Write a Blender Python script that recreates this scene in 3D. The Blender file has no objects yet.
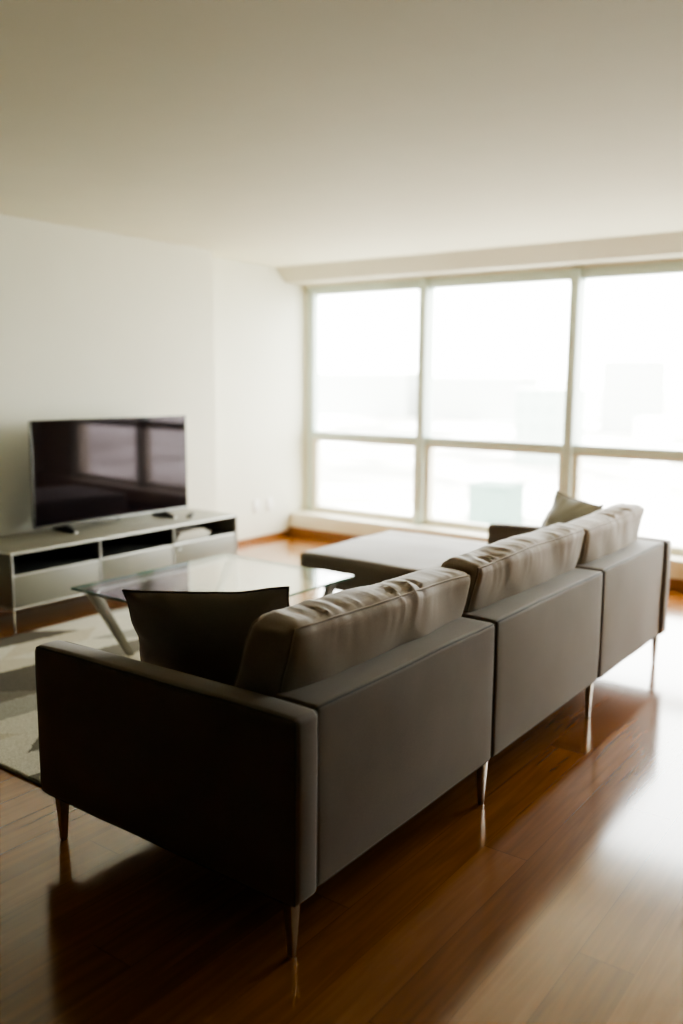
import bpy, bmesh, math, random
from mathutils import Vector, Matrix, noise
random.seed(7)
C = bpy.context.scene.collection
sc = bpy.context.scene
V = Vector

# ------------------------------------------------------------------ materials
def srgb(r, g, b):
    f = lambda c: (c/255/12.92) if c/255 <= .04045 else ((c/255+.055)/1.055)**2.4
    return (f(r), f(g), f(b), 1)

def new_mat(name):
    m = bpy.data.materials.new(name); m.use_nodes = True
    nt = m.node_tree; b = nt.nodes['Principled BSDF']
    return m, nt, b

def N(nt, kind, **kw):
    n = nt.nodes.new(kind)
    for k, v in kw.items():
        setattr(n, k, v)
    return n

def ramp(nt, stops, interp='LINEAR'):
    r = nt.nodes.new('ShaderNodeValToRGB'); r.color_ramp.interpolation = interp
    el = r.color_ramp.elements
    while len(el) < len(stops): el.new(.5)
    for e, (p, c) in zip(el, stops):
        e.position = p; e.color = c
    return r

def plain(name, col, rough=.5, metal=0, bump=0, bscale=200, var=0, spec=.5, sheen=0, vscale=4):
    m, nt, b = new_mat(name); L = nt.links
    b.inputs['Base Color'].default_value = col
    b.inputs['Roughness'].default_value = rough
    b.inputs['Metallic'].default_value = metal
    b.inputs['Specular IOR Level'].default_value = spec
    if sheen:
        b.inputs['Sheen Weight'].default_value = sheen
        b.inputs['Sheen Roughness'].default_value = .4
    tc = N(nt, 'ShaderNodeTexCoord')
    if var:
        nz = N(nt, 'ShaderNodeTexNoise'); nz.inputs['Scale'].default_value = vscale
        nz.inputs['Detail'].default_value = 5
        L.new(tc.outputs['Object'], nz.inputs['Vector'])
        lo = tuple(c*(1-var) for c in col[:3])+(1,); hi = tuple(min(1, c*(1+var)) for c in col[:3])+(1,)
        r = ramp(nt, [(.3, lo), (.7, hi)])
        L.new(nz.outputs['Fac'], r.inputs['Fac']); L.new(r.outputs['Color'], b.inputs['Base Color'])
    if bump:
        n2 = N(nt, 'ShaderNodeTexNoise'); n2.inputs['Scale'].default_value = bscale
        n2.inputs['Detail'].default_value = 3
        L.new(tc.outputs['Object'], n2.inputs['Vector'])
        bp = N(nt, 'ShaderNodeBump'); bp.inputs['Strength'].default_value = bump
        bp.inputs['Distance'].default_value = .002
        L.new(n2.outputs['Fac'], bp.inputs['Height']); L.new(bp.outputs['Normal'], b.inputs['Normal'])
    return m

def math_n(nt, op, a, b=None):
    n = N(nt, 'ShaderNodeMath', operation=op)
    for i, x in enumerate((a, b)):
        if x is None: continue
        if isinstance(x, (int, float)): n.inputs[i].default_value = x
        else: nt.links.new(x, n.inputs[i])
    return n.outputs[0]

def wood_floor():
    m, nt, b = new_mat('oak_floor'); L = nt.links
    tc = N(nt, 'ShaderNodeTexCoord'); sp = N(nt, 'ShaderNodeSeparateXYZ')
    L.new(tc.outputs['Object'], sp.inputs[0])
    W, LEN = .15, 2.3
    u = math_n(nt, 'DIVIDE', sp.outputs['X'], W)
    row = math_n(nt, 'FLOOR', u)
    off = math_n(nt, 'MULTIPLY', math_n(nt, 'FRACT', math_n(nt, 'MULTIPLY', row, .3819)), LEN)
    v = math_n(nt, 'DIVIDE', math_n(nt, 'ADD', sp.outputs['Y'], off), LEN)
    col = math_n(nt, 'FLOOR', v)
    cb = N(nt, 'ShaderNodeCombineXYZ'); L.new(row, cb.inputs[0]); L.new(col, cb.inputs[1])
    wn = N(nt, 'ShaderNodeTexWhiteNoise'); wn.noise_dimensions = '3D'; L.new(cb.outputs[0], wn.inputs['Vector'])
    # grain, stretched along the boards, shifted per board
    mp = N(nt, 'ShaderNodeMapping'); mp.inputs['Scale'].default_value = (26, 1.6, 1)
    sc_ = N(nt, 'ShaderNodeVectorMath', operation='SCALE'); sc_.inputs['Scale'].default_value = 9
    L.new(wn.outputs['Color'], sc_.inputs[0])
    ad = N(nt, 'ShaderNodeVectorMath', operation='ADD')
    L.new(tc.outputs['Object'], mp.inputs['Vector']); L.new(mp.outputs[0], ad.inputs[0]); L.new(sc_.outputs[0], ad.inputs[1])
    gn = N(nt, 'ShaderNodeTexNoise'); gn.inputs['Scale'].default_value = 1.6; gn.inputs['Detail'].default_value = 6
    gn.inputs['Distortion'].default_value = .6
    L.new(ad.outputs[0], gn.inputs['Vector'])
    f = math_n(nt, 'ADD', math_n(nt, 'MULTIPLY', gn.outputs['Fac'], .7), math_n(nt, 'MULTIPLY', wn.outputs['Value'], .3))
    r = ramp(nt, [(.22, srgb(120, 73, 28)), (.5, srgb(145, 90, 37)), (.8, srgb(166, 109, 52))])
    L.new(f, r.inputs['Fac'])
    # gaps
    fu = math_n(nt, 'FRACT', u); fv = math_n(nt, 'FRACT', v)
    g = math_n(nt, 'MAXIMUM', math_n(nt, 'LESS_THAN', fu, .016), math_n(nt, 'LESS_THAN', fv, .002))
    mx = N(nt, 'ShaderNodeMix', data_type='RGBA'); mx.blend_type = 'MULTIPLY'
    L.new(g, mx.inputs['Factor']); L.new(r.outputs['Color'], mx.inputs['A']); mx.inputs['B'].default_value = (.72, .68, .64, 1)
    L.new(mx.outputs['Result'], b.inputs['Base Color'])
    rr = N(nt, 'ShaderNodeMapRange'); rr.inputs['To Min'].default_value = .13; rr.inputs['To Max'].default_value = .2
    b.inputs['Coat Weight'].default_value = 1; b.inputs['Coat Roughness'].default_value = .11; b.inputs['Coat IOR'].default_value = 1.6
    L.new(gn.outputs['Fac'], rr.inputs['Value']); L.new(rr.outputs[0], b.inputs['Roughness'])
    bp = N(nt, 'ShaderNodeBump'); bp.inputs['Strength'].default_value = .05; bp.inputs['Distance'].default_value = .0005
    inv = math_n(nt, 'SUBTRACT', math_n(nt, 'MULTIPLY', gn.outputs['Fac'], .4), g)
    L.new(inv, bp.inputs['Height']); L.new(bp.outputs['Normal'], b.inputs['Normal'])
    return m

def rug_mat():
    m, nt, b = new_mat('rug_pile'); L = nt.links
    tc = N(nt, 'ShaderNodeTexCoord')
    dn = N(nt, 'ShaderNodeTexNoise'); dn.inputs['Scale'].default_value = 30; dn.inputs['Detail'].default_value = 2
    L.new(tc.outputs['Object'], dn.inputs['Vector'])
    sub = N(nt, 'ShaderNodeVectorMath', operation='SUBTRACT'); L.new(dn.outputs['Color'], sub.inputs[0]); sub.inputs[1].default_value = (.5, .5, .5)
    scl = N(nt, 'ShaderNodeVectorMath', operation='SCALE'); scl.inputs['Scale'].default_value = .035; L.new(sub.outputs[0], scl.inputs[0])
    add = N(nt, 'ShaderNodeVectorMath', operation='ADD'); L.new(tc.outputs['Object'], add.inputs[0]); L.new(scl.outputs[0], add.inputs[1])
    sp = N(nt, 'ShaderNodeSeparateXYZ'); L.new(add.outputs[0], sp.inputs[0])
    # sheared patchwork of long lozenges
    vv = math_n(nt, 'DIVIDE', math_n(nt, 'ADD', sp.outputs['X'], math_n(nt, 'MULTIPLY', sp.outputs['Y'], -.12)), .20)
    row = math_n(nt, 'FLOOR', vv)
    par = math_n(nt, 'SUBTRACT', math_n(nt, 'MULTIPLY', math_n(nt, 'FLOORED_MODULO', row, 2), 2), 1)
    sh = math_n(nt, 'MULTIPLY', math_n(nt, 'MULTIPLY', math_n(nt, 'FRACT', vv), par), .42)
    uu = math_n(nt, 'ADD', math_n(nt, 'ADD', math_n(nt, 'DIVIDE', sp.outputs['Y'], .5), sh), math_n(nt, 'MULTIPLY', row, .37))
    cb = N(nt, 'ShaderNodeCombineXYZ'); L.new(row, cb.inputs[0]); L.new(math_n(nt, 'FLOOR', uu), cb.inputs[1])
    wn = N(nt, 'ShaderNodeTexWhiteNoise'); wn.noise_dimensions = '3D'; L.new(cb.outputs[0], wn.inputs['Vector'])
    r = ramp(nt, [(0, srgb(226, 222, 208)), (.26, srgb(136, 130, 119)), (.44, srgb(212, 205, 186)),
                  (.60, srgb(178, 175, 165)), (.74, srgb(232, 229, 219)), (.90, srgb(112, 106, 96))], 'CONSTANT')
    L.new(wn.outputs['Value'], r.inputs['Fac'])
    fz = N(nt, 'ShaderNodeTexNoise'); fz.inputs['Scale'].default_value = 160; fz.inputs['Detail'].default_value = 4
    L.new(tc.outputs['Object'], fz.inputs['Vector'])
    r2 = ramp(nt, [(.3, (.62, .6, .57, 1)), (.65, (1, 1, 1, 1))]); L.new(fz.outputs['Fac'], r2.inputs['Fac'])
    mx = N(nt, 'ShaderNodeMix', data_type='RGBA'); mx.blend_type = 'MULTIPLY'; mx.inputs['Factor'].default_value = .8
    L.new(r.outputs['Color'], mx.inputs['A']); L.new(r2.outputs['Color'], mx.inputs['B'])
    L.new(mx.outputs['Result'], b.inputs['Base Color'])
    b.inputs['Roughness'].default_value = 1; b.inputs['Specular IOR Level'].default_value = .1
    bp = N(nt, 'ShaderNodeBump'); bp.inputs['Strength'].default_value = .7; bp.inputs['Distance'].default_value = .006
    L.new(fz.outputs['Fac'], bp.inputs['Height']); L.new(bp.outputs['Normal'], b.inputs['Normal'])
    return m

def fabric(name, c0, c1):
    m, nt, b = new_mat(name); L = nt.links
    tc = N(nt, 'ShaderNodeTexCoord')
    wv = N(nt, 'ShaderNodeTexNoise'); wv.inputs['Scale'].default_value = 420; wv.inputs['Detail'].default_value = 2
    L.new(tc.outputs['Object'], wv.inputs['Vector'])
    big = N(nt, 'ShaderNodeTexNoise'); big.inputs['Scale'].default_value = 5; big.inputs['Detail'].default_value = 3
    L.new(tc.outputs['Object'], big.inputs['Vector'])
    f = math_n(nt, 'ADD', math_n(nt, 'MULTIPLY', wv.outputs['Fac'], .6), math_n(nt, 'MULTIPLY', big.outputs['Fac'], .4))
    r = ramp(nt, [(.35, c0), (.65, c1)]); L.new(f, r.inputs['Fac'])
    L.new(r.outputs['Color'], b.inputs['Base Color'])
    b.inputs['Roughness'].default_value = .62; b.inputs['Specular IOR Level'].default_value = .35
    b.inputs['Sheen Weight'].default_value = .45; b.inputs['Sheen Roughness'].default_value = .45
    bp = N(nt, 'ShaderNodeBump'); bp.inputs['Strength'].default_value = .25; bp.inputs['Distance'].default_value = .0012
    L.new(wv.outputs['Fac'], bp.inputs['Height']); L.new(bp.outputs['Normal'], b.inputs['Normal'])
    return m

def window_glass(name, tint=(1, 1, 1, 1), mx=1.0):
    m = bpy.data.materials.new(name); m.use_nodes = True; nt = m.node_tree; L = nt.links
    nt.nodes.remove(nt.nodes['Principled BSDF']); out = nt.nodes['Material Output']
    t = N(nt, 'ShaderNodeBsdfTransparent'); t.inputs[0].default_value = tint
    g = N(nt, 'ShaderNodeBsdfGlossy'); g.inputs['Roughness'].default_value = .01
    lw = N(nt, 'ShaderNodeLayerWeight'); lw.inputs['Blend'].default_value = .5
    fr = math_n(nt, 'ADD', math_n(nt, 'MULTIPLY', math_n(nt, 'POWER', lw.outputs['Facing'], 5.0), .94), .04)
    # faint smear variation so the sheet is not perfectly uniform
    tc = N(nt, 'ShaderNodeTexCoord'); nz = N(nt, 'ShaderNodeTexNoise'); nz.inputs['Scale'].default_value = 1.5
    L.new(tc.outputs['Object'], nz.inputs['Vector'])
    f = math_n(nt, 'MULTIPLY', fr, math_n(nt, 'ADD', math_n(nt, 'MULTIPLY', nz.outputs['Fac'], .1), mx-.05))
    f = math_n(nt, 'MINIMUM', f, 1.0)
    s = N(nt, 'ShaderNodeMixShader'); L.new(f, s.inputs[0]); L.new(t.outputs[0], s.inputs[1]); L.new(g.outputs[0], s.inputs[2])
    L.new(s.outputs[0], out.inputs['Surface'])
    return m

M = {}
M['wall'] = plain('wall_paint', srgb(224, 223, 208), .75, bump=.06, bscale=90, var=.012)
M['ceiling'] = plain('ceiling_paint', srgb(214, 210, 186), .8, bump=.05, bscale=70, var=.012)
M['dark_wall'] = plain('bounce_cut_wall_paint', srgb(76, 98, 94), .8, bump=.05, var=.02)  # dark grey-green invented for the unseen rear surfaces, to cut bounce light
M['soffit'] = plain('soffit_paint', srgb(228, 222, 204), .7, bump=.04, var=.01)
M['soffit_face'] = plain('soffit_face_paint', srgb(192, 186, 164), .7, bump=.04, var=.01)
M['ledge'] = plain('ledge_paint', srgb(232, 224, 204), .45, bump=.03, var=.01)
M['floor'] = wood_floor()
M['skirting'] = plain('stained_skirting', srgb(138, 94, 54), .35, bump=.1, bscale=40, var=.12, vscale=14)
M['alu'] = plain('window_aluminium', srgb(202, 214, 208), .35, bump=.03, var=.02)
M['sash'] = plain('sash_paint', srgb(222, 217, 200), .45, bump=.03, var=.02)
M['pane'] = window_glass('window_glass', (.97, .985, .975, 1), .8)
M['sofa'] = fabric('warm_grey_upholstery', srgb(106, 94, 84), srgb(123, 110, 98))
M['cushion'] = fabric('warm_grey_cushion_cloth', srgb(154, 137, 122), srgb(174, 156, 139))
M['pillow'] = fabric('dark_grey_pillow_cloth', srgb(140, 131, 119), srgb(158, 148, 135))
M['pillow2'] = fabric('mid_grey_pillow_cloth', srgb(144, 142, 133), srgb(162, 160, 151))
M['welt'] = plain('upholstery_welt', srgb(88, 82, 74), .6, bump=.1, var=.05)
M['leg'] = plain('brushed_steel_leg', srgb(176, 164, 148), .32, metal=1, bump=.05, var=.05, vscale=30)
M['tube'] = plain('satin_tube', srgb(176, 175, 168), .3, metal=1, var=.02)
M['chrome'] = plain('chrome', srgb(225, 226, 224), .14, metal=1, var=.02)
M['table_leg'] = plain('brushed_table_leg', srgb(150, 146, 138), .36, metal=1, bump=.05, var=.04, vscale=20)
M['lacquer'] = plain('grey_lacquer', srgb(134, 132, 121), .42, bump=.03, var=.015)
M['lacquer_shade'] = plain('shaded_grey_lacquer', srgb(52, 53, 50), .5, bump=.03, var=.03)  # shade of the niches and underside put into a darker lacquer colour
M['bezel'] = plain('silver_bezel', srgb(118, 118, 114), .35, metal=.9, var=.03)
M['black'] = plain('black_plastic', srgb(24, 24, 24), .45, bump=.04, var=.1)
M['button'] = plain('grey_rubber', srgb(92, 92, 92), .6, var=.05)
M['white'] = plain('white_plastic', srgb(232, 230, 222), .4, bump=.02, var=.01)
M['paper'] = plain('page_edges', srgb(222, 216, 200), .8, bump=.3, bscale=300, var=.05)
M['cover_a'] = plain('pale_grey_cover', srgb(188, 186, 178), .45, var=.05)
M['cover_b'] = plain('off_white_cover', srgb(214, 210, 198), .45, var=.05)
M['cover_c'] = plain('mid_grey_cover', srgb(126, 124, 120), .45, var=.08)
M['rug'] = rug_mat()
M['rug_edge'] = plain('rug_binding', srgb(150, 142, 128), .95, bump=.4, bscale=150, var=.1)

def screen_mat():
    m, nt, b = new_mat('tv_screen')
    tc = N(nt, 'ShaderNodeTexCoord'); nz = N(nt, 'ShaderNodeTexNoise'); nz.inputs['Scale'].default_value = 3
    nt.links.new(tc.outputs['Object'], nz.inputs['Vector'])
    r = ramp(nt, [(.3, (.004, .004, .005, 1)), (.7, (.006, .005, .007, 1))])
    nt.links.new(nz.outputs['Fac'], r.inputs['Fac']); nt.links.new(r.outputs['Color'], b.inputs['Base Color'])
    b.inputs['Roughness'].default_value = .05
    b.inputs['Specular IOR Level'].default_value = .3
    b.inputs['Specular Tint'].default_value = (1, .8, .88, 1)
    return m
M['screen'] = screen_mat()

def table_glass():
    m = window_glass('table_glass', (.94, .975, .96, 1), 1.35)
    return m
M['table_glass'] = table_glass()
M['glass_edge'] = plain('green_glass_edge', srgb(96, 142, 128), .12, var=.08, spec=.8)

def facade(name, col, win, sx=3.0, sz=3.2):
    m, nt, b = new_mat(name); L = nt.links
    tc = N(nt, 'ShaderNodeTexCoord'); sp = N(nt, 'ShaderNodeSeparateXYZ'); L.new(tc.outputs['Object'], sp.inputs[0])
    h = math_n(nt, 'ADD', sp.outputs['X'], sp.outputs['Y'])
    a = math_n(nt, 'GREATER_THAN', math_n(nt, 'FRACT', math_n(nt, 'DIVIDE', h, sx)), .45)
    c = math_n(nt, 'GREATER_THAN', math_n(nt, 'FRACT', math_n(nt, 'DIVIDE', sp.outputs['Z'], sz)), .5)
    mx = N(nt, 'ShaderNodeMix', data_type='RGBA')
    L.new(math_n(nt, 'MULTIPLY', a, c), mx.inputs['Factor'])
    mx.inputs['A'].default_value = col; mx.inputs['B'].default_value = win
    L.new(mx.outputs['Result'], b.inputs['Base Color']); b.inputs['Roughness'].default_value = .9
    b.inputs['Specular IOR Level'].default_value = .1
    return m
M['far_building'] = facade('hazed_facade', srgb(184, 187, 184), srgb(178, 182, 179))  # distance haze put into the colours of this and the next facade
M['mid_building'] = facade('hazed_pale_facade', srgb(168, 178, 172), srgb(160, 171, 165))
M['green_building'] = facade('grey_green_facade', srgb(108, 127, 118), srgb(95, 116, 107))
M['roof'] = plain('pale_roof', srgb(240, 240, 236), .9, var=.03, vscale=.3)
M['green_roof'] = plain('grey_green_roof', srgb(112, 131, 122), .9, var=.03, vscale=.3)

def ground_mat():
    m, nt, b = new_mat('hazy_city_ground'); L = nt.links
    tc = N(nt, 'ShaderNodeTexCoord')
    nz = N(nt, 'ShaderNodeTexNoise'); nz.inputs['Scale'].default_value = .035; nz.inputs['Detail'].default_value = 5
    nz.inputs['Distortion'].default_value = 1.2
    L.new(tc.outputs['Object'], nz.inputs['Vector'])
    r = ramp(nt, [(.38, srgb(160, 161, 155)), (.5, srgb(200, 196, 191)), (.6, srgb(242, 242, 240))])  # haze put into the pale ground tones
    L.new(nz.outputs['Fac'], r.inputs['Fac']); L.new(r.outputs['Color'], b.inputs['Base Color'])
    b.inputs['Roughness'].default_value = 1; b.inputs['Specular IOR Level'].default_value = 0
    return m
M['ground'] = ground_mat()

# ------------------------------------------------------------------ mesh helpers
def obj(name, bm, mat, parent=None, smooth=True, mats=None):
    bmesh.ops.recalc_face_normals(bm, faces=bm.faces[:])
    me = bpy.data.meshes.new(name); bm.to_mesh(me); bm.free()
    for m in (mats or [mat]): me.materials.append(m)
    if smooth:
        for p in me.polygons: p.use_smooth = True
        me.set_sharp_from_angle(angle=math.radians(40))
    o = bpy.data.objects.new(name, me); C.objects.link(o)
    if parent: o.parent = parent; o.matrix_parent_inverse = parent.matrix_basis.inverted()
    return o

def thing(name, label, cat, loc=(0, 0, 0), group=None):
    o = bpy.data.objects.new(name, None); C.objects.link(o); o.location = loc
    o.empty_display_size = .1
    o['label'] = label; o['category'] = cat
    if group: o['group'] = group
    return o

def tag(o, label, cat, group=None, kind=None):
    o['label'] = label; o['category'] = cat
    if group: o['group'] = group
    if kind: o['kind'] = kind
    return o

def struct(o):
    o['kind'] = 'structure'; return o

def add_box(bm, lo, hi, bev=0, seg=2, mi=0):
    lo, hi = V(lo), V(hi)
    t = bmesh.new()
    bmesh.ops.create_cube(t, size=1)
    for v in t.verts:
        v.co = V(((lo[i]+hi[i])/2 + v.co[i]*(hi[i]-lo[i])) for i in range(3))
    if bev:
        bmesh.ops.bevel(t, geom=t.edges[:], offset=bev, segments=seg, profile=.5, affect='EDGES')
    merge(bm, t, mi)

def merge(bm, t, mi=0, mat=None):
    idx = {}
    for v in t.verts:
        idx[v] = bm.verts.new(mat @ v.co if mat else v.co)
    for f in t.faces:
        try:
            nf = bm.faces.new([idx[v] for v in f.verts]); nf.material_index = mi
        except ValueError: pass
    t.free()

def add_prism(bm, pts, axis, a, b, mi=0):
    """extrude 2D polygon pts along axis between a and b"""
    def mk(p, t):
        q = list(p); q.insert(axis, t); return V(q)
    A = [bm.verts.new(mk(p, a)) for p in pts]; B = [bm.verts.new(mk(p, b)) for p in pts]
    n = len(pts)
    fs = [bm.faces.new(A), bm.faces.new(B[::-1])]
    for i in range(n):
        fs.append(bm.faces.new([A[i], B[i], B[(i+1) % n], A[(i+1) % n]]))
    for f in fs: f.material_index = mi

def add_tube(bm, pts, r, n=8, closed=False, mi=0, r2=None):
    pts = [V(p) for p in pts]; m = len(pts)
    rings = []; up = None
    for i, p in enumerate(pts):
        if closed: d = pts[(i+1) % m]-pts[i-1]
        else: d = pts[min(i+1, m-1)]-pts[max(i-1, 0)]
        d.normalize()
        if up is None:
            up = d.orthogonal().normalized()
        up = (up-d*up.dot(d)).normalized(); s = d.cross(up)
        rr = r if r2 is None else r+(r2-r)*i/(m-1)
        rings.append([bm.verts.new(p+(up*math.cos(k*2*math.pi/n)+s*math.sin(k*2*math.pi/n))*rr) for k in range(n)])
    for i in range(m if closed else m-1):
        a, b = rings[i], rings[(i+1) % m]
        if closed and i == m-1:   # align the seam
            best = min(range(n), key=lambda k: (b[k].co-a[0].co).length)
            b = b[best:]+b[:best]
        for k in range(n):
            f = bm.faces.new([a[k], b[k], b[(k+1) % n], a[(k+1) % n]]); f.material_index = mi
    if not closed:
        bm.faces.new(rings[0][::-1]).material_index = mi; bm.faces.new(rings[-1]).material_index = mi

def add_ball(bm, c, r, mi=0, seg=12):
    t = bmesh.new(); bmesh.ops.create_uvsphere(t, u_segments=seg, v_segments=seg//2+2, radius=r)
    merge(bm, t, mi, Matrix.Translation(V(c)))

def add_cyl(bm, a, b, r, n=20, mi=0, r2=None):
    add_tube(bm, [a, b], r, n, mi=mi, r2=r2)

class SoftBox:
    """upholstered block: rounded box with crowned faces and a displacement hook"""
    def __init__(s, size, r, crown=(0, 0, 0), disp=None, xf=None, step=.03):
        s.h = [d/2 for d in size]; s.r = r; s.crown = crown; s.disp = disp; s.xf = xf or Matrix(); s.step = step
    def P(s, u, v, w):
        c = (u, v, w); base = V([c[i]*s.h[i] for i in range(3)])
        q = V([max(-(s.h[i]-s.r), min(s.h[i]-s.r, base[i])) for i in range(3)])
        d = base-q
        if d.length > 1e-9: base = q+d.normalized()*s.r
        cx, cy, cz = s.crown
        fu, fv, fw = 1-u*u, 1-v*v, 1-w*w
        base.x += u*cx*fv*fw; base.y += v*cy*fu*fw; base.z += w*cz*fu*fv
        if s.disp: base += s.disp(u, v, w, base)
        return s.xf @ base
    def axis(s, i):
        h, r = s.h[i], s.r
        e = [1-r/h*(1-math.tan(a)) for a in [math.pi/4*k/4 for k in range(5)]]   # 5 knots in the rounding
        inner = 1-r/h
        n = max(2, int(2*h*inner/s.step))
        mid = [-inner+2*inner*k/n for k in range(n+1)]
        return [-x for x in e[::-1][:-1]]+mid+e[1:]
    def mesh(s, bm, mi=0):
        ax = [s.axis(i) for i in range(3)]; vs = {}
        n = [len(a)-1 for a in ax]
        def g(i, j, k):
            if (i, j, k) not in vs: vs[(i, j, k)] = bm.verts.new(s.P(ax[0][i], ax[1][j], ax[2][k]))
            return vs[(i, j, k)]
        def q(*ids):
            f = bm.faces.new([g(*t) for t in ids]); f.material_index = mi
        for i in (0, n[0]):
            for j in range(n[1]):
                for k in range(n[2]): q((i, j, k), (i, j+1, k), (i, j+1, k+1), (i, j, k+1))
        for j in (0, n[1]):
            for i in range(n[0]):
                for k in range(n[2]): q((i, j, k), (i+1, j, k), (i+1, j, k+1), (i, j, k+1))
        for k in (0, n[2]):
            for i in range(n[0]):
                for j in range(n[1]): q((i, j, k), (i+1, j, k), (i+1, j+1, k), (i, j+1, k))
    def loop(s, axis, val, n=22):
        """edge loop around the face axis=val"""
        o = [i for i in range(3) if i != axis]; pts = []
        for a, b, fixed in ((-1, 1, -1), (-1, 1, 1), (1, -1, 1), (1, -1, -1)):
            pass
        seq = [((-1, -1), (1, -1)), ((1, -1), (1, 1)), ((1, 1), (-1, 1)), ((-1, 1), (-1, -1))]
        for (p, q) in seq:
            for k in range(n):
                t = k/n; c = [0, 0, 0]; c[axis] = val
                c[o[0]] = p[0]+(q[0]-p[0])*t; c[o[1]] = p[1]+(q[1]-p[1])*t
                pts.append(s.P(*c))
        return pts
    def edge(s, a, b, n=40):
        a, b = V(a), V(b)
        return [s.P(*(a+(b-a)*k/n)) for k in range(n+1)]

# ------------------------------------------------------------------ room shell
XL, XN, YS = -5.37, -5.08, 5.17          # recessed wall, nearer wall, step between them
YW, XR, YB, ZC = 6.80, .85, -5.5, 2.49
bm = bmesh.new(); add_box(bm, (XL-.15, YB-.15, -.1), (XR+.15, YW+.1, 0)); struct(obj('floor', bm, M['floor'], smooth=False))
bm = bmesh.new(); add_box(bm, (XL-.15, .6, ZC), (XR+.15, YW+.1, ZC+.12)); struct(obj('ceiling', bm, M['ceiling'], smooth=False))
bm = bmesh.new(); add_box(bm, (XL-.15, YB-.15, ZC), (XR+.15, .6, ZC+.12)); struct(obj('ceiling_rear', bm, M['dark_wall'], smooth=False))  # unseen rear part, coloured dark to hold down the bounce
bm = bmesh.new()
add_prism(bm, [(XL-.15, 2.3), (XN, 2.3), (XN, YS), (XL, YS), (XL, YW+.1), (XL-.15, YW+.1)], 2, 0, ZC)
add_box(bm, (XL, 6.69, .215), (-5.338, 6.8, 2.345))
struct(obj('wall_left', bm, M['wall'], smooth=False))
bm = bmesh.new(); add_box(bm, (XR, 4.6, 0), (XR+.15, YW+.1, ZC)); struct(obj('wall_right', bm, M['wall'], smooth=False))
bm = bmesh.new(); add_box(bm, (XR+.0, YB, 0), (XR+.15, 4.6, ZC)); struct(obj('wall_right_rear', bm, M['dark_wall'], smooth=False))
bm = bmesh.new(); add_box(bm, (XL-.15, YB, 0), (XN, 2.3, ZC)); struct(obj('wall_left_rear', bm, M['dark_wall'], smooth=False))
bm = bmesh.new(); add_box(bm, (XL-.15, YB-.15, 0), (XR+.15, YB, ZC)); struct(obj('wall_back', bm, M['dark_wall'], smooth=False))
bm = bmesh.new(); add_box(bm, (XL, 6.65, 2.345), (XR, YW+.1, ZC)); add_box(bm, (.14, 6.65, .2), (XR, YW+.1, 2.345)); struct(obj('wall_front', bm, M['soffit'], smooth=False))
# sloped soffit above the window, short of the left wall
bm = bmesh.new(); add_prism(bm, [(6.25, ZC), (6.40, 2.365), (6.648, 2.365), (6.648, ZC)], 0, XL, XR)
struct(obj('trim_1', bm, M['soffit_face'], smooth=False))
# ledge under the window
bm = bmesh.new(); add_box(bm, (XL, 6.46, 0), (XR, YW+.1, .215), .006); struct(obj('trim_2', bm, M['ledge']))
bm = bmesh.new(); add_box(bm, (XL, 6.445, 0), (XR, 6.462, .082), .003); struct(obj('baseboard_front', bm, M['skirting']))
bm = bmesh.new(); add_box(bm, (XL-.002, YS, 0), (XL+.012, 6.446, .05), .003)
add_box(bm, (XN-.002, YB, 0), (XN+.012, YS, .05), .003)
struct(obj('baseboard_left', bm, M['skirting']))

# windows
XM = [-5.305, -4.03, -2.675, -1.29, .11]
ZB, ZT, ZTR0, ZTR1 = .215, 2.345, .93, .995
for i in range(4):
    a, b = XM[i], XM[i+1]
    w = bpy.data.objects.new('window_%d' % (i+1), None); C.objects.link(w); w.location = ((a+b)/2, 6.7, ZB)
    w['kind'] = 'structure'; bpy.context.view_layer.update()
    bm = bmesh.new()
    add_box(bm, (a-.036, 6.695 if i == 0 else 6.625, ZB), (a+.036, 6.785, ZT), .004)
    if i == 3: add_box(bm, (b-.04, 6.625, ZB), (b+.04, 6.785, ZT), .004)
    add_box(bm, (a+.03, 6.66, 2.268), (b-.03, 6.78, ZT), .003)
    add_box(bm, (a+.03, 6.655, ZTR0), (b-.03, 6.78, ZTR1), .004)
    obj('window_frame', bm, M['alu'], w)
    bm = bmesh.new()
    z0, z1 = ZB+.001, ZTR0+.004
    add_box(bm, (a+.028, 6.69 if i == 0 else 6.665, z0), (a+.082, 6.765, z1), .004); add_box(bm, (b-.082, 6.665, z0), (b-.028, 6.765, z1), .004)
    add_box(bm, (a+.06, 6.668, z0), (b-.06, 6.762, z0+.055), .004); add_box(bm, (a+.06, 6.668, z1-.03), (b-.06, 6.762, z1), .004)
    obj('sash', bm, M['sash'], w)
    bm = bmesh.new(); add_box(bm, (a+.025, 6.725, ZTR1-.01), (b-.025, 6.733, 2.275)); obj('pane', bm, M['pane'], w, smooth=False)
    bm = bmesh.new(); add_box(bm, (a+.06, 6.725, z0+.05), (b-.06, 6.733, z1-.025)); obj('pane', bm, M['pane'], w, smooth=False)

# ------------------------------------------------------------------ city outside
GZ = -14
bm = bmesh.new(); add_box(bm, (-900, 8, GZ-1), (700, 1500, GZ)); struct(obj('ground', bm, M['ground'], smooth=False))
def building(label, x, y, wx, wy, top, mw, mr, tower=None, group='hazy buildings outside the window'):
    t = thing('office_building', label, 'building', (x, y, GZ), group); bpy.context.view_layer.update()
    bm = bmesh.new(); add_box(bm, (x-wx/2, y-wy/2, GZ), (x+wx/2, y+wy/2, top)); obj('wall', bm, mw, t, smooth=False)
    bm = bmesh.new()
    add_box(bm, (x-wx/2-wx*.02, y-wy/2-.05, top), (x+wx/2+wx*.02, y+wy/2+.05, top+.12+.02*wx))
    if tower: add_box(bm, (x-wx*.2, y-wy*.2, top+.5), (x+wx*.2, y+wy*.2, top+tower))
    obj('roof', bm, mr, t, smooth=False)
    return t

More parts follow.
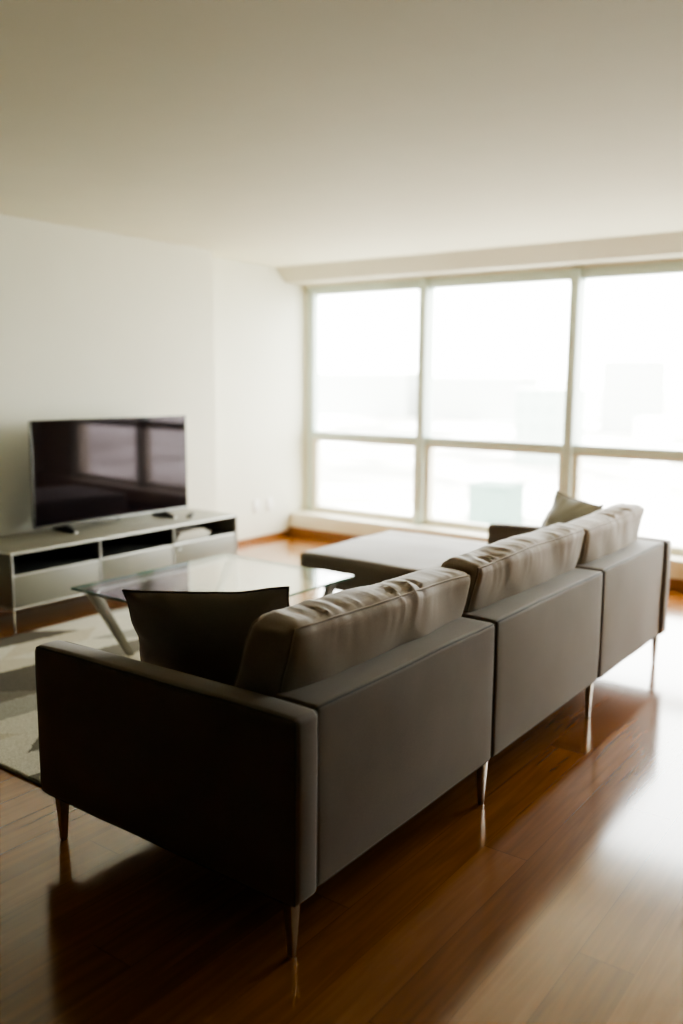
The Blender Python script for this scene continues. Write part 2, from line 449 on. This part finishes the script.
# ------------------------------------------------------------------ sofa
sofa = thing('sofa', 'long warm grey sofa of three seats with thin metal legs, seen from behind', 'sofa', (-1.9, 3.15, 0))
bpy.context.view_layer.update()
XB = -1.312                                # outer face of the backs
mods = [(1.685, 2.69), (2.70, 3.735), (3.745, 4.625)]
def small_noise(amp, f):
    def d(u, v, w, p):
        n = noise.noise_vector(p*f)
        return V(n)*amp
    return d
def soft(name, lo, hi, r, crown, mat, parent, pipes=(), amp=.002, f=4, step=.04, pr=.0035, rot=None, disp=None, off=(0, 0, 0), pm='welt'):
    lo, hi = V(lo), V(hi); c = (lo+hi)/2
    seed = V(off)+c*3.7
    def dd(u, v, w, p):
        e = V(noise.noise_vector((p+seed)*f))*amp
        if disp: e = e+disp(u, v, w, p)
        return e
    xf = Matrix.Translation(c) @ (rot or Matrix())
    s = SoftBox(hi-lo, r, crown, dd, xf, step)
    bm = bmesh.new(); s.mesh(bm)
    o = obj(name, bm, mat, parent)
    if pipes:
        bm = bmesh.new()
        for p in pipes:
            if len(p) == 2 and isinstance(p[0], int): add_tube(bm, s.loop(*p), pr, 6, closed=True)
            else: add_tube(bm, s.edge(*p), pr, 6)
        obj('piping', bm, M[pm], o)
    return o, s

# arms: slabs, top dipping slightly toward the front
def arm_disp(u, v, w, p):
    t = (1-u)/2
    return V((0, 0, -.013*t*t*max(0, w)))
for (y0, y1, xf_) in ((1.585, 1.683, -2.372), (4.628, 4.722, -2.335)):
    soft('arm', (xf_, y0, .165), (-1.300, y1, .672), .02, (.004, .006, .006), M['sofa'], sofa,
         pipes=[(1, -1), (1, 1)], disp=arm_disp, amp=.0022)
# backs
for k, (y0, y1) in enumerate(mods):
    soft('backrest', (-1.475, y0, .168), (XB, y1, .672), .016, (.006, .002, .006), M['sofa'], sofa,
         pipes=[(0, 1)], amp=.0025)
    xe = -2.31
    soft('seat_base', (xe, y0+.002, .17), (-1.472, y1-.002, .30), .02, (.004, .003, 0), M['sofa'], sofa, pipes=[(0, -1)])
    soft('seat_cushion', (xe-.02, y0+.004, .298), (-1.48, y1-.004, .425), .035, (.012, .004, .018), M['cushion'], sofa,
         pipes=[(2, 1)], amp=.004)
# ottoman standing in front of the last seat, reaching past the far arm
ott = thing('ottoman', 'low wide grey upholstered ottoman between the glass coffee table and the window', 'ottoman', (-2.83, 4.55, 0))
bpy.context.view_layer.update()
soft('cushion', (-3.30, 4.045, .285), (-2.40, 5.06, .462), .035, (.01, .01, .022), M['sofa'], ott, pipes=[(2, 1)], amp=.004, pm='sofa')
soft('base', (-3.22, 4.095, .25), (-2.45, 5.01, .29), .01, (0, 0, 0), M['sofa'], ott)

# back cushions with puckered seams
def pucker(hx, hz, seed, amp):
    def d(u, v, w, p):
        o = V((-.04*(1-u)/2*(1-w)/2, 0, -.022*(1-u)/2*max(0, w))); y = p.y   # wedge: thicker at the foot
        nz = lambda *a: noise.noise(V(a))
        drift = .05*nz(p.x*9+seed, p.z*9, y*3)                       # folds wander instead of running straight
        mask = .35+.9*max(0, nz(y*4.2+seed*1.7, seed, .5)+.35)        # tighter gathers in places
        yy = y+drift
        n1 = nz(yy*27+seed, seed*2.1, p.x*4)+.8*nz(yy*55, seed+3, p.z*4)
        n2 = nz(y*6+seed, p.z*6+y*2, p.x*5)
        if w > .55:
            s1 = (1-u)*hx; s2 = (1+u)*hx
            o.z += amp*mask*(n1*math.exp(-((s1-.045)/.045)**2)+.5*n2+.7*nz(yy*19, 9+seed, 0)*math.exp(-((s2-.04)/.05)**2))*min(1, (w-.55)/.4)
        if u > .55:
            s1 = (1-w)*hz
            o.x += amp*(.16*mask*n1*math.exp(-((s1-.05)/.07)**2)+.8*n2)*min(1, (u-.55)/.4)
        if abs(v) > .6:
            o.y += amp*.6*nz(p.x*16, p.z*12, seed+v*4)*min(1, (abs(v)-.6)/.3)
        return o
    return d
for k, (y0, y1, zt, dz) in enumerate(((1.70, 2.71, .868, 0), (2.735, 3.765, .872, .0), (3.79, 4.66-.05, .865, 0))):
    lo, hi = V((-1.606, y0, .43)), V((-1.452, y1, zt))
    rot = Matrix.Rotation(math.radians(12.5), 4, 'Y') @ Matrix.Rotation(math.radians((-1.7, .2, .8)[k]), 4, 'X')
    soft('back_cushion', lo, hi, (.035), (.03, .022, .009), M['cushion'], sofa,
         pipes=[(0, 1), (0, -1)], amp=.008, f=3.2, step=.012, pr=.0046, rot=rot, pm='cushion',
         disp=pucker(.075, .22, k*5.3+1, .011), off=(k, 2*k, 0))
# legs
def leg_bm(x, y, ax, h=.172, z0=0):
    """flat tapering steel blade"""
    bm = bmesh.new(); t = bmesh.new()
    bmesh.ops.create_cube(t, size=1)
    for v in t.verts:
        top = v.co.z > 0
        a, b = (.021, .014) if top else (.010, .008)
        v.co = V((x+v.co.x*2*(a if ax == 0 else b), y+v.co.y*2*(b if ax == 0 else a), h if top else z0))
    bmesh.ops.bevel(t, geom=t.edges[:], offset=.003, segments=2, profile=.5, affect='EDGES')
    merge(bm, t); return bm
for (x, y) in ((-1.345, 1.625), (-2.318, 1.632), (-1.342, 2.68), (-1.342, 3.71), (-1.345, 4.68), (-2.25, 2.69), (-2.25, 3.73), (-2.318, 4.68)):
    obj('leg', leg_bm(x, y, 1), M['leg'], sofa)
for (x, y) in ((-3.16, 4.16), (-2.51, 4.16), (-3.16, 4.94), (-2.51, 4.94)):
    obj('leg', leg_bm(x, y, 1, .255, .0178 if y < 4.5 else 0), M['leg'], ott)

# ------------------------------------------------------------------ throw pillows
def throw_pillow(label, centre, w, h, th, rot, mat, seed):
    bm = bmesh.new(); n = 40; fr = {}; bk = {}
    def shape(u, v, side):
        # pointed corners, edges drawn in, plump middle
        x = w/2*u*(1-.075*(1-v*v)); y = h/2*v*(1-.075*(1-u*u))
        prof = (max(0, 1-abs(u)**2.2)*max(0, 1-abs(v)**2.2))**.62
        z = side*th/2*prof
        e = 1-max(abs(u), abs(v))
        rad = math.atan2(v, u)
        z += side*.010*noise.noise(V((rad*5+seed, seed, side)))*math.exp(-((e-.12)/.12)**2)
        z += .006*noise.noise(V((x*7, y*7, seed+side)))*prof
        wob = V(noise.noise_vector(V((u*2.3+seed, v*2.3, 0))))*.009
        return V((x, y, z))+V((wob.x, wob.y, wob.z))
    for i in range(n+1):
        for j in range(n+1):
            u = math.sin((i/n*2-1)*math.pi/2); v = math.sin((j/n*2-1)*math.pi/2)
            fr[i, j] = bm.verts.new(shape(u, v, 1))
            bk[i, j] = fr[i, j] if i in (0, n) or j in (0, n) else bm.verts.new(shape(u, v, -1))
    for i in range(n):
        for j in range(n):
            for d in (fr, bk): bm.faces.new([d[i, j], d[i+1, j], d[i+1, j+1], d[i, j+1]])
    o = obj('throw_pillow', bm, mat)
    o.matrix_world = Matrix.Translation(V(centre)) @ rot
    o['label'] = label; o['category'] = 'pillow'; o['group'] = 'throw pillows on the sofa'
    bpy.context.view_layer.update()
    pts = []
    m = 24
    for (a, b) in (((-1, -1), (1, -1)), ((1, -1), (1, 1)), ((1, 1), (-1, 1)), ((-1, 1), (-1, -1))):
        for k in range(m):
            t = math.sin((k/m-.5)*math.pi)/2+.5
            pts.append(shape(a[0]+(b[0]-a[0])*t, a[1]+(b[1]-a[1])*t, 1))
    bm = bmesh.new(); add_tube(bm, pts, .0042, 6, closed=True)
    s = obj('piping', bm, M['welt']); s.parent = o
    return o
def pillow_frame(yaw, lean, tilt):
    """local x = width, y = up, z = normal; yaw about z, leaning back, in-plane tilt"""
    base = Matrix(((1, 0, 0, 0), (0, 0, -1, 0), (0, 1, 0, 0), (0, 0, 0, 1)))   # x->x, y->z, z->-y
    return Matrix.Rotation(math.radians(yaw), 4, 'Z') @ Matrix.Rotation(math.radians(lean), 4, 'X') @ base @ Matrix.Rotation(math.radians(tilt), 4, 'Z')
throw_pillow('dark grey throw pillow propped in the corner by the nearest sofa arm', (-1.89, 1.905, .645), .54, .44, .14,
             pillow_frame(24, 10, 4), M['pillow'], 2.0)
throw_pillow('mid grey throw pillow leaning on the far sofa arm before the window', (-1.785, 4.43, .68), .38, .43, .15,
             pillow_frame(-27, -22, -4), M['pillow2'], 6.0)

# ------------------------------------------------------------------ rug
bm = bmesh.new()
rx0, rx1, ry0, ry1 = -4.44, -2.30, 1.815, 4.35
s = SoftBox((rx1-rx0, ry1-ry0, .014), .006, (0, 0, .002), None, Matrix.Translation(((rx0+rx1)/2, (ry0+ry1)/2, .008)), .06)
s.mesh(bm)
rug = tag(obj('area_rug', bm, M['rug']), 'patchwork area rug in cream, grey and taupe under the coffee table', 'rug')
bm = bmesh.new(); add_tube(bm, [(rx0, ry0, .006), (rx1, ry0, .006), (rx1, ry1, .006), (rx0, ry1, .006)], .006, 6, closed=True)
obj('binding', bm, M['rug_edge'], rug)

# ------------------------------------------------------------------ glass coffee table
tx0, tx1, ty0, ty1, tz = -3.715, -2.74, 2.72, 3.85, .418
tab = thing('coffee_table', 'rectangular clear glass coffee table on slanted chrome legs, on the rug', 'coffee table', ((tx0+tx1)/2, (ty0+ty1)/2, .0178))
bpy.context.view_layer.update()
bm = bmesh.new(); add_box(bm, (tx0, ty0, tz), (tx1, ty1, tz+.012))
top = obj('glass_top', bm, None, tab, smooth=False, mats=[M['table_glass'], M['glass_edge']])
for p in top.data.polygons:
    p.material_index = 0 if abs(p.normal.z) > .5 else 1
for sx, lx in ((1, tx0+.10), (-1, tx1-.10)):
    for sy, ly in ((1, ty0+.06), (-1, ty1-.06)):
        bm = bmesh.new()
        a, b = V((lx, ly, tz-.012)), V((lx, ly+sy*.23, .0178))
        hw = .014
        q = []
        for p, z, ht in ((a, a.z, .036), (b, b.z, .019)):
            q += [V((p.x-hw, p.y-ht, z)), V((p.x+hw, p.y-ht, z)), V((p.x+hw, p.y+ht, z)), V((p.x-hw, p.y+ht, z))]
        t = bmesh.new(); vs = [t.verts.new(c) for c in q]
        for f in ((0, 1, 2, 3), (7, 6, 5, 4), (0, 4, 5, 1), (1, 5, 6, 2), (2, 6, 7, 3), (3, 7, 4, 0)): t.faces.new([vs[i] for i in f])
        bmesh.ops.bevel(t, geom=t.edges[:], offset=.003, segments=2, profile=.5, affect='EDGES')
        merge(bm, t)
        lg = obj('leg', bm, M['table_leg'], tab)
        bm = bmesh.new(); add_cyl(bm, (lx, ly, tz-.013), (lx, ly, tz+.0002), .032, 24)
        obj('mounting_disc', bm, M['chrome'], lg)

# ------------------------------------------------------------------ media console
cx0, cx1, cz0, cz1 = -4.965, -4.467, .155, .482
cy = [2.872, 3.498, 4.122, 4.748]
con = thing('media_console', 'long low grey media console with open niches above drop fronts, against left wall', 'cabinet', (-4.71, 3.81, 0))
bpy.context.view_layer.update()
R_ = .0082
bm = bmesh.new()
for z in (cz0, cz1):
    for x in (cx0, cx1): add_cyl(bm, (x, cy[0], z), (x, cy[3], z), R_, 10)
    for y in cy: add_cyl(bm, (cx0, y, z), (cx1, y, z), R_, 10)
for x in (cx0, cx1):
    for y in cy: add_cyl(bm, (x, y, cz0), (x, y, cz1), R_, 10)
for z in (cz0, cz1, .35):
    for y in cy: add_ball(bm, (cx1, y, z), .0112)
for i in range(3): add_cyl(bm, (cx1-.002, cy[i], .352), (cx1-.002, cy[i+1], .352), .005, 8)
obj('tube_frame', bm, M['tube'], con)
bm = bmesh.new(); add_box(bm, (cx0, cy[0]+.006, cz1-.002), (cx1+.002, cy[3]-.006, cz1+.0115), .002); obj('top_panel', bm, M['lacquer'], con)
bm = bmesh.new(); add_box(bm, (cx0, cy[0], cz0-.005), (cx1-.006, cy[3], cz0+.006), .002); obj('bottom_panel', bm, M['lacquer_shade'], con)
bm = bmesh.new(); add_box(bm, (cx0-.004, cy[0], cz0), (cx0+.006, cy[3], cz1), .002); obj('back_panel', bm, M['lacquer_shade'], con)
for y in (cy[0], cy[3]):
    bm = bmesh.new(); add_box(bm, (cx0, y-.006, cz0+.006), (cx1-.008, y+.006, cz1-.006), .002); obj('side_panel', bm, M['lacquer'], con)
for y in cy[1:3]:
    bm = bmesh.new(); add_box(bm, (cx0+.006, y-.005, cz0+.006), (cx1-.01, y+.005, cz1-.006), .001); obj('divider', bm, M['lacquer_shade'], con)
for i in range(3):
    bm = bmesh.new(); add_box(bm, (cx0+.008, cy[i]+.008, .346), (cx1-.012, cy[i+1]-.008, .356), .001); obj('shelf', bm, M['lacquer_shade'], con)
    bm = bmesh.new(); add_box(bm, (cx1-.012, cy[i]+.011, cz0+.011), (cx1+.004, cy[i+1]-.011, .346), .003)
    d = obj('door', bm, M['lacquer'], con)
    if i == 2:                               # only the right-hand front shows a lock knob
        bm = bmesh.new(); yk, zk = cy[i]+.035, .318
        add_cyl(bm, (cx1+.002, yk, zk), (cx1+.014, yk, zk), .009, 16); add_ball(bm, (cx1+.014, yk, zk), .0095)
        obj('knob', bm, M['chrome'], d)
for y in (cy[0], cy[3]):
    for x in (cx0, cx1):
        bm = bmesh.new(); add_cyl(bm, (x, y, .006), (x, y, cz0), .0075, 12); add_cyl(bm, (x, y, 0), (x, y, .008), .012, 16)
        obj('leg', bm, M['chrome'], con)

# things in the right-hand niche
def book(label, lo, hi, cover, z):
    x0, y0 = lo; x1, y1 = hi; h = .019
    t = thing('magazine', label, 'magazine', ((x0+x1)/2, (y0+y1)/2, z), 'publications stacked in the console niche'); bpy.context.view_layer.update()
    bm = bmesh.new(); add_box(bm, (x0+.004, y0+.004, z+.003), (x1-.004, y1-.001, z+h-.003)); obj('pages', bm, M['paper'], t, smooth=False)
    bm = bmesh.new()
    add_box(bm, (x0, y0, z), (x1, y1, z+.003), .001); add_box(bm, (x0, y0, z+h-.003), (x1, y1, z+h), .001); add_box(bm, (x0, y1-.003, z), (x1, y1, z+h), .001)
    obj('cover', bm, cover, t)
book('mid grey publication at the bottom of the stack in the console niche', (-4.76, 4.18), (-4.50, 4.50), M['cover_c'], .3565)
book('pale grey publication in the middle of the stack in the console niche', (-4.75, 4.20), (-4.505, 4.52), M['cover_a'], .3765)
book('off white publication on top of the stack in the console niche', (-4.745, 4.23), (-4.52, 4.49), M['cover_b'], .3965)

# ------------------------------------------------------------------ television
vx, vy0, vy1, vz0, vz1 = -4.80, 3.283, 4.55, .535, 1.222
tv = thing('television', 'large flat black television on short feet on the grey media console', 'television', (vx, (vy0+vy1)/2, cz1+.0118))
bpy.context.view_layer.update()
bm = bmesh.new(); add_box(bm, (vx-.028, vy0, vz0), (vx-.003, vy1, vz1), .004)
add_box(bm, (vx-.06, vy0+.2, vz0+.03), (vx-.02, vy1-.2, vz0+.42), .012)
obj('casing', bm, M['black'], tv)
bm = bmesh.new()
e = .003
add_box(bm, (vx-.010, vy0-.002, vz1-e), (vx+.001, vy1+.002, vz1+.001), .001)
add_box(bm, (vx-.010, vy0-.002, vz0), (vx+.001, vy0+e, vz1), .001)
add_box(bm, (vx-.010, vy1-e, vz0), (vx+.001, vy1+.002, vz1), .001)
add_box(bm, (vx-.012, vy0-.002, vz0-.004), (vx+.004, vy1+.002, vz0+.013), .002)
obj('bezel', bm, M['bezel'], tv)
bm = bmesh.new(); add_box(bm, (vx-.005, vy0+e-.001, vz0+.011), (vx+.0005, vy1-e+.001, vz1-e+.001)); obj('screen', bm, M['screen'], tv, smooth=False)
bm = bmesh.new(); add_box(bm, (vx-.004, 3.90, vz0-.011), (vx+.005, 3.94, vz0-.003), .002); obj('sensor', bm, M['black'], tv)
for y in (3.50, 4.33):
    bm = bmesh.new()
    zt = cz1+.0118
    add_prism(bm, [(vx-.13, zt), (vx+.12, zt), (vx+.12, zt+.009), (vx+.02, vz0+.002), (vx-.04, vz0+.002), (vx-.13, zt+.009)], 1, y-.012, y+.012)
    f = obj('foot', bm, M['black'], tv, smooth=False)
    bm = bmesh.new(); add_box(bm, (vx+.112, y-.013, zt), (vx+.124, y+.013, zt+.012), .003); obj('lit_foot_tip', bm, M['white'], f)  # white colour stands in for light catching the end of the foot

tvc = V((vx, (vy0+vy1)/2, 0))
tv.matrix_world = Matrix.Translation(tvc) @ Matrix.Rotation(math.radians(-2.4), 4, 'Z') @ Matrix.Translation(-tvc) @ tv.matrix_world
# remote control lying beside the television's foot
rc = Matrix.Translation((-4.66, 4.47, cz1+.0118)) @ Matrix.Rotation(math.radians(38), 4, 'Z')
bm = bmesh.new(); add_box(bm, (-.02, -.09, 0), (.02, .09, .016), .005)
remote = tag(obj('remote_control', bm, M['black']), 'slim black remote control lying on the console right of the television', 'remote control')
remote.matrix_world = rc
bpy.context.view_layer.update()
bm = bmesh.new()
for r_ in range(7):
    for c_ in (-1, 0, 1):
        add_cyl(bm, (c_*.010, -.07+r_*.021, .0155), (c_*.010, -.07+r_*.021, .0175), .0034, 10)
kp = obj('buttons', bm, M['button']); kp.parent = remote

# wall sockets low on the recessed wall
def socket(y, z, label):
    t = thing('wall_socket', label, 'socket', (XL, y, z), 'sockets on the recessed wall'); bpy.context.view_layer.update()
    bm = bmesh.new(); add_box(bm, (XL-.001, y-.04, z-.058), (XL+.008, y+.04, z+.058), .004); obj('plate', bm, M['white'], t)
    for dz in (-.024, .024):
        for dy in (-.008, .008):
            bm = bmesh.new(); add_box(bm, (XL+.0075, y+dy-.0016, z+dz-.006), (XL+.0085, y+dy+.0016, z+dz+.006))
            obj('slot', bm, M['button'], t, smooth=False)
socket(5.98, .33, 'white wall socket low on the wall right of the media console')
socket(6.16, .33, 'white wall socket low on the wall nearest the window corner')

# ------------------------------------------------------------------ buildings
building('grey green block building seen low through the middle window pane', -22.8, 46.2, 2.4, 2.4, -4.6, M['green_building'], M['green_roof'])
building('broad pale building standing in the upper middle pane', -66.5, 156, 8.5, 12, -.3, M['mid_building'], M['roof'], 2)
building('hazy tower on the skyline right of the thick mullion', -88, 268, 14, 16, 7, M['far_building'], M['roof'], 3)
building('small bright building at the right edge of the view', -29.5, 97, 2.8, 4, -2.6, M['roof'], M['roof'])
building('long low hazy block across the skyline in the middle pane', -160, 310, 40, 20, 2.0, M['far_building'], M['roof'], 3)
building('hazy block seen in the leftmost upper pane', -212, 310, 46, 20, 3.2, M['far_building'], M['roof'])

# ------------------------------------------------------------------ light
w = bpy.data.worlds.new('overcast'); sc.world = w; w.use_nodes = True
nt = w.node_tree; bg = nt.nodes['Background']
tc = N(nt, 'ShaderNodeTexCoord'); sp = N(nt, 'ShaderNodeSeparateXYZ'); nt.links.new(tc.outputs['Generated'], sp.inputs[0])
r = ramp(nt, [(.0, (.93, .95, .94, 1)), (.25, (1, 1, .98, 1)), (1, (1.0, .99, .97, 1))]); nt.links.new(sp.outputs['Z'], r.inputs['Fac'])
nt.links.new(r.outputs['Color'], bg.inputs['Color']); bg.inputs['Strength'].default_value = 14
pl = bpy.data.lights.new('window_daylight', 'AREA'); pl.shape = 'RECTANGLE'
pl.size = XR-XL; pl.size_y = 2.16; pl.cycles.is_portal = True
po = bpy.data.objects.new('window_daylight', pl); C.objects.link(po)
po.location = ((XR+XL)/2, 6.85, 1.27); po.rotation_euler = (math.radians(-90), 0, 0)

# ------------------------------------------------------------------ camera
yaw, pitch, roll = math.radians(36.325), math.radians(8.65), math.radians(.441)
fw = V((-math.sin(yaw)*math.cos(pitch), math.cos(yaw)*math.cos(pitch), -math.sin(pitch)))
rt = V((math.cos(yaw), math.sin(yaw), 0)); up = rt.cross(fw)
r2 = rt*math.cos(roll)+up*math.sin(roll); u2 = -rt*math.sin(roll)+up*math.cos(roll)
cd = bpy.data.cameras.new('camera'); cam = bpy.data.objects.new('camera', cd); C.objects.link(cam)
m = Matrix((r2, u2, -fw)).transposed().to_4x4(); m.translation = (0, 0, 1.5)
cam.matrix_world = m
cd.sensor_fit = 'VERTICAL'; cd.sensor_height = 36; cd.lens = 879.7/1024*36
cd.clip_start = .05; cd.clip_end = 3000
cd.dof.use_dof = True; cd.dof.focus_distance = 2.75; cd.dof.aperture_fstop = 1.15
sc.camera = cam

# ------------------------------------------------------------------ look
sc.view_settings.view_transform = 'AgX'
sc.view_settings.look = 'AgX - Medium High Contrast'
sc.view_settings.exposure = 0.36
sc.cycles.use_denoising = True
sc.cycles.max_bounces = 14; sc.cycles.diffuse_bounces = 8; sc.cycles.glossy_bounces = 6
sc.cycles.transparent_max_bounces = 16; sc.cycles.sample_clamp_indirect = 12
sc.cycles.caustics_reflective = False; sc.cycles.caustics_refractive = False
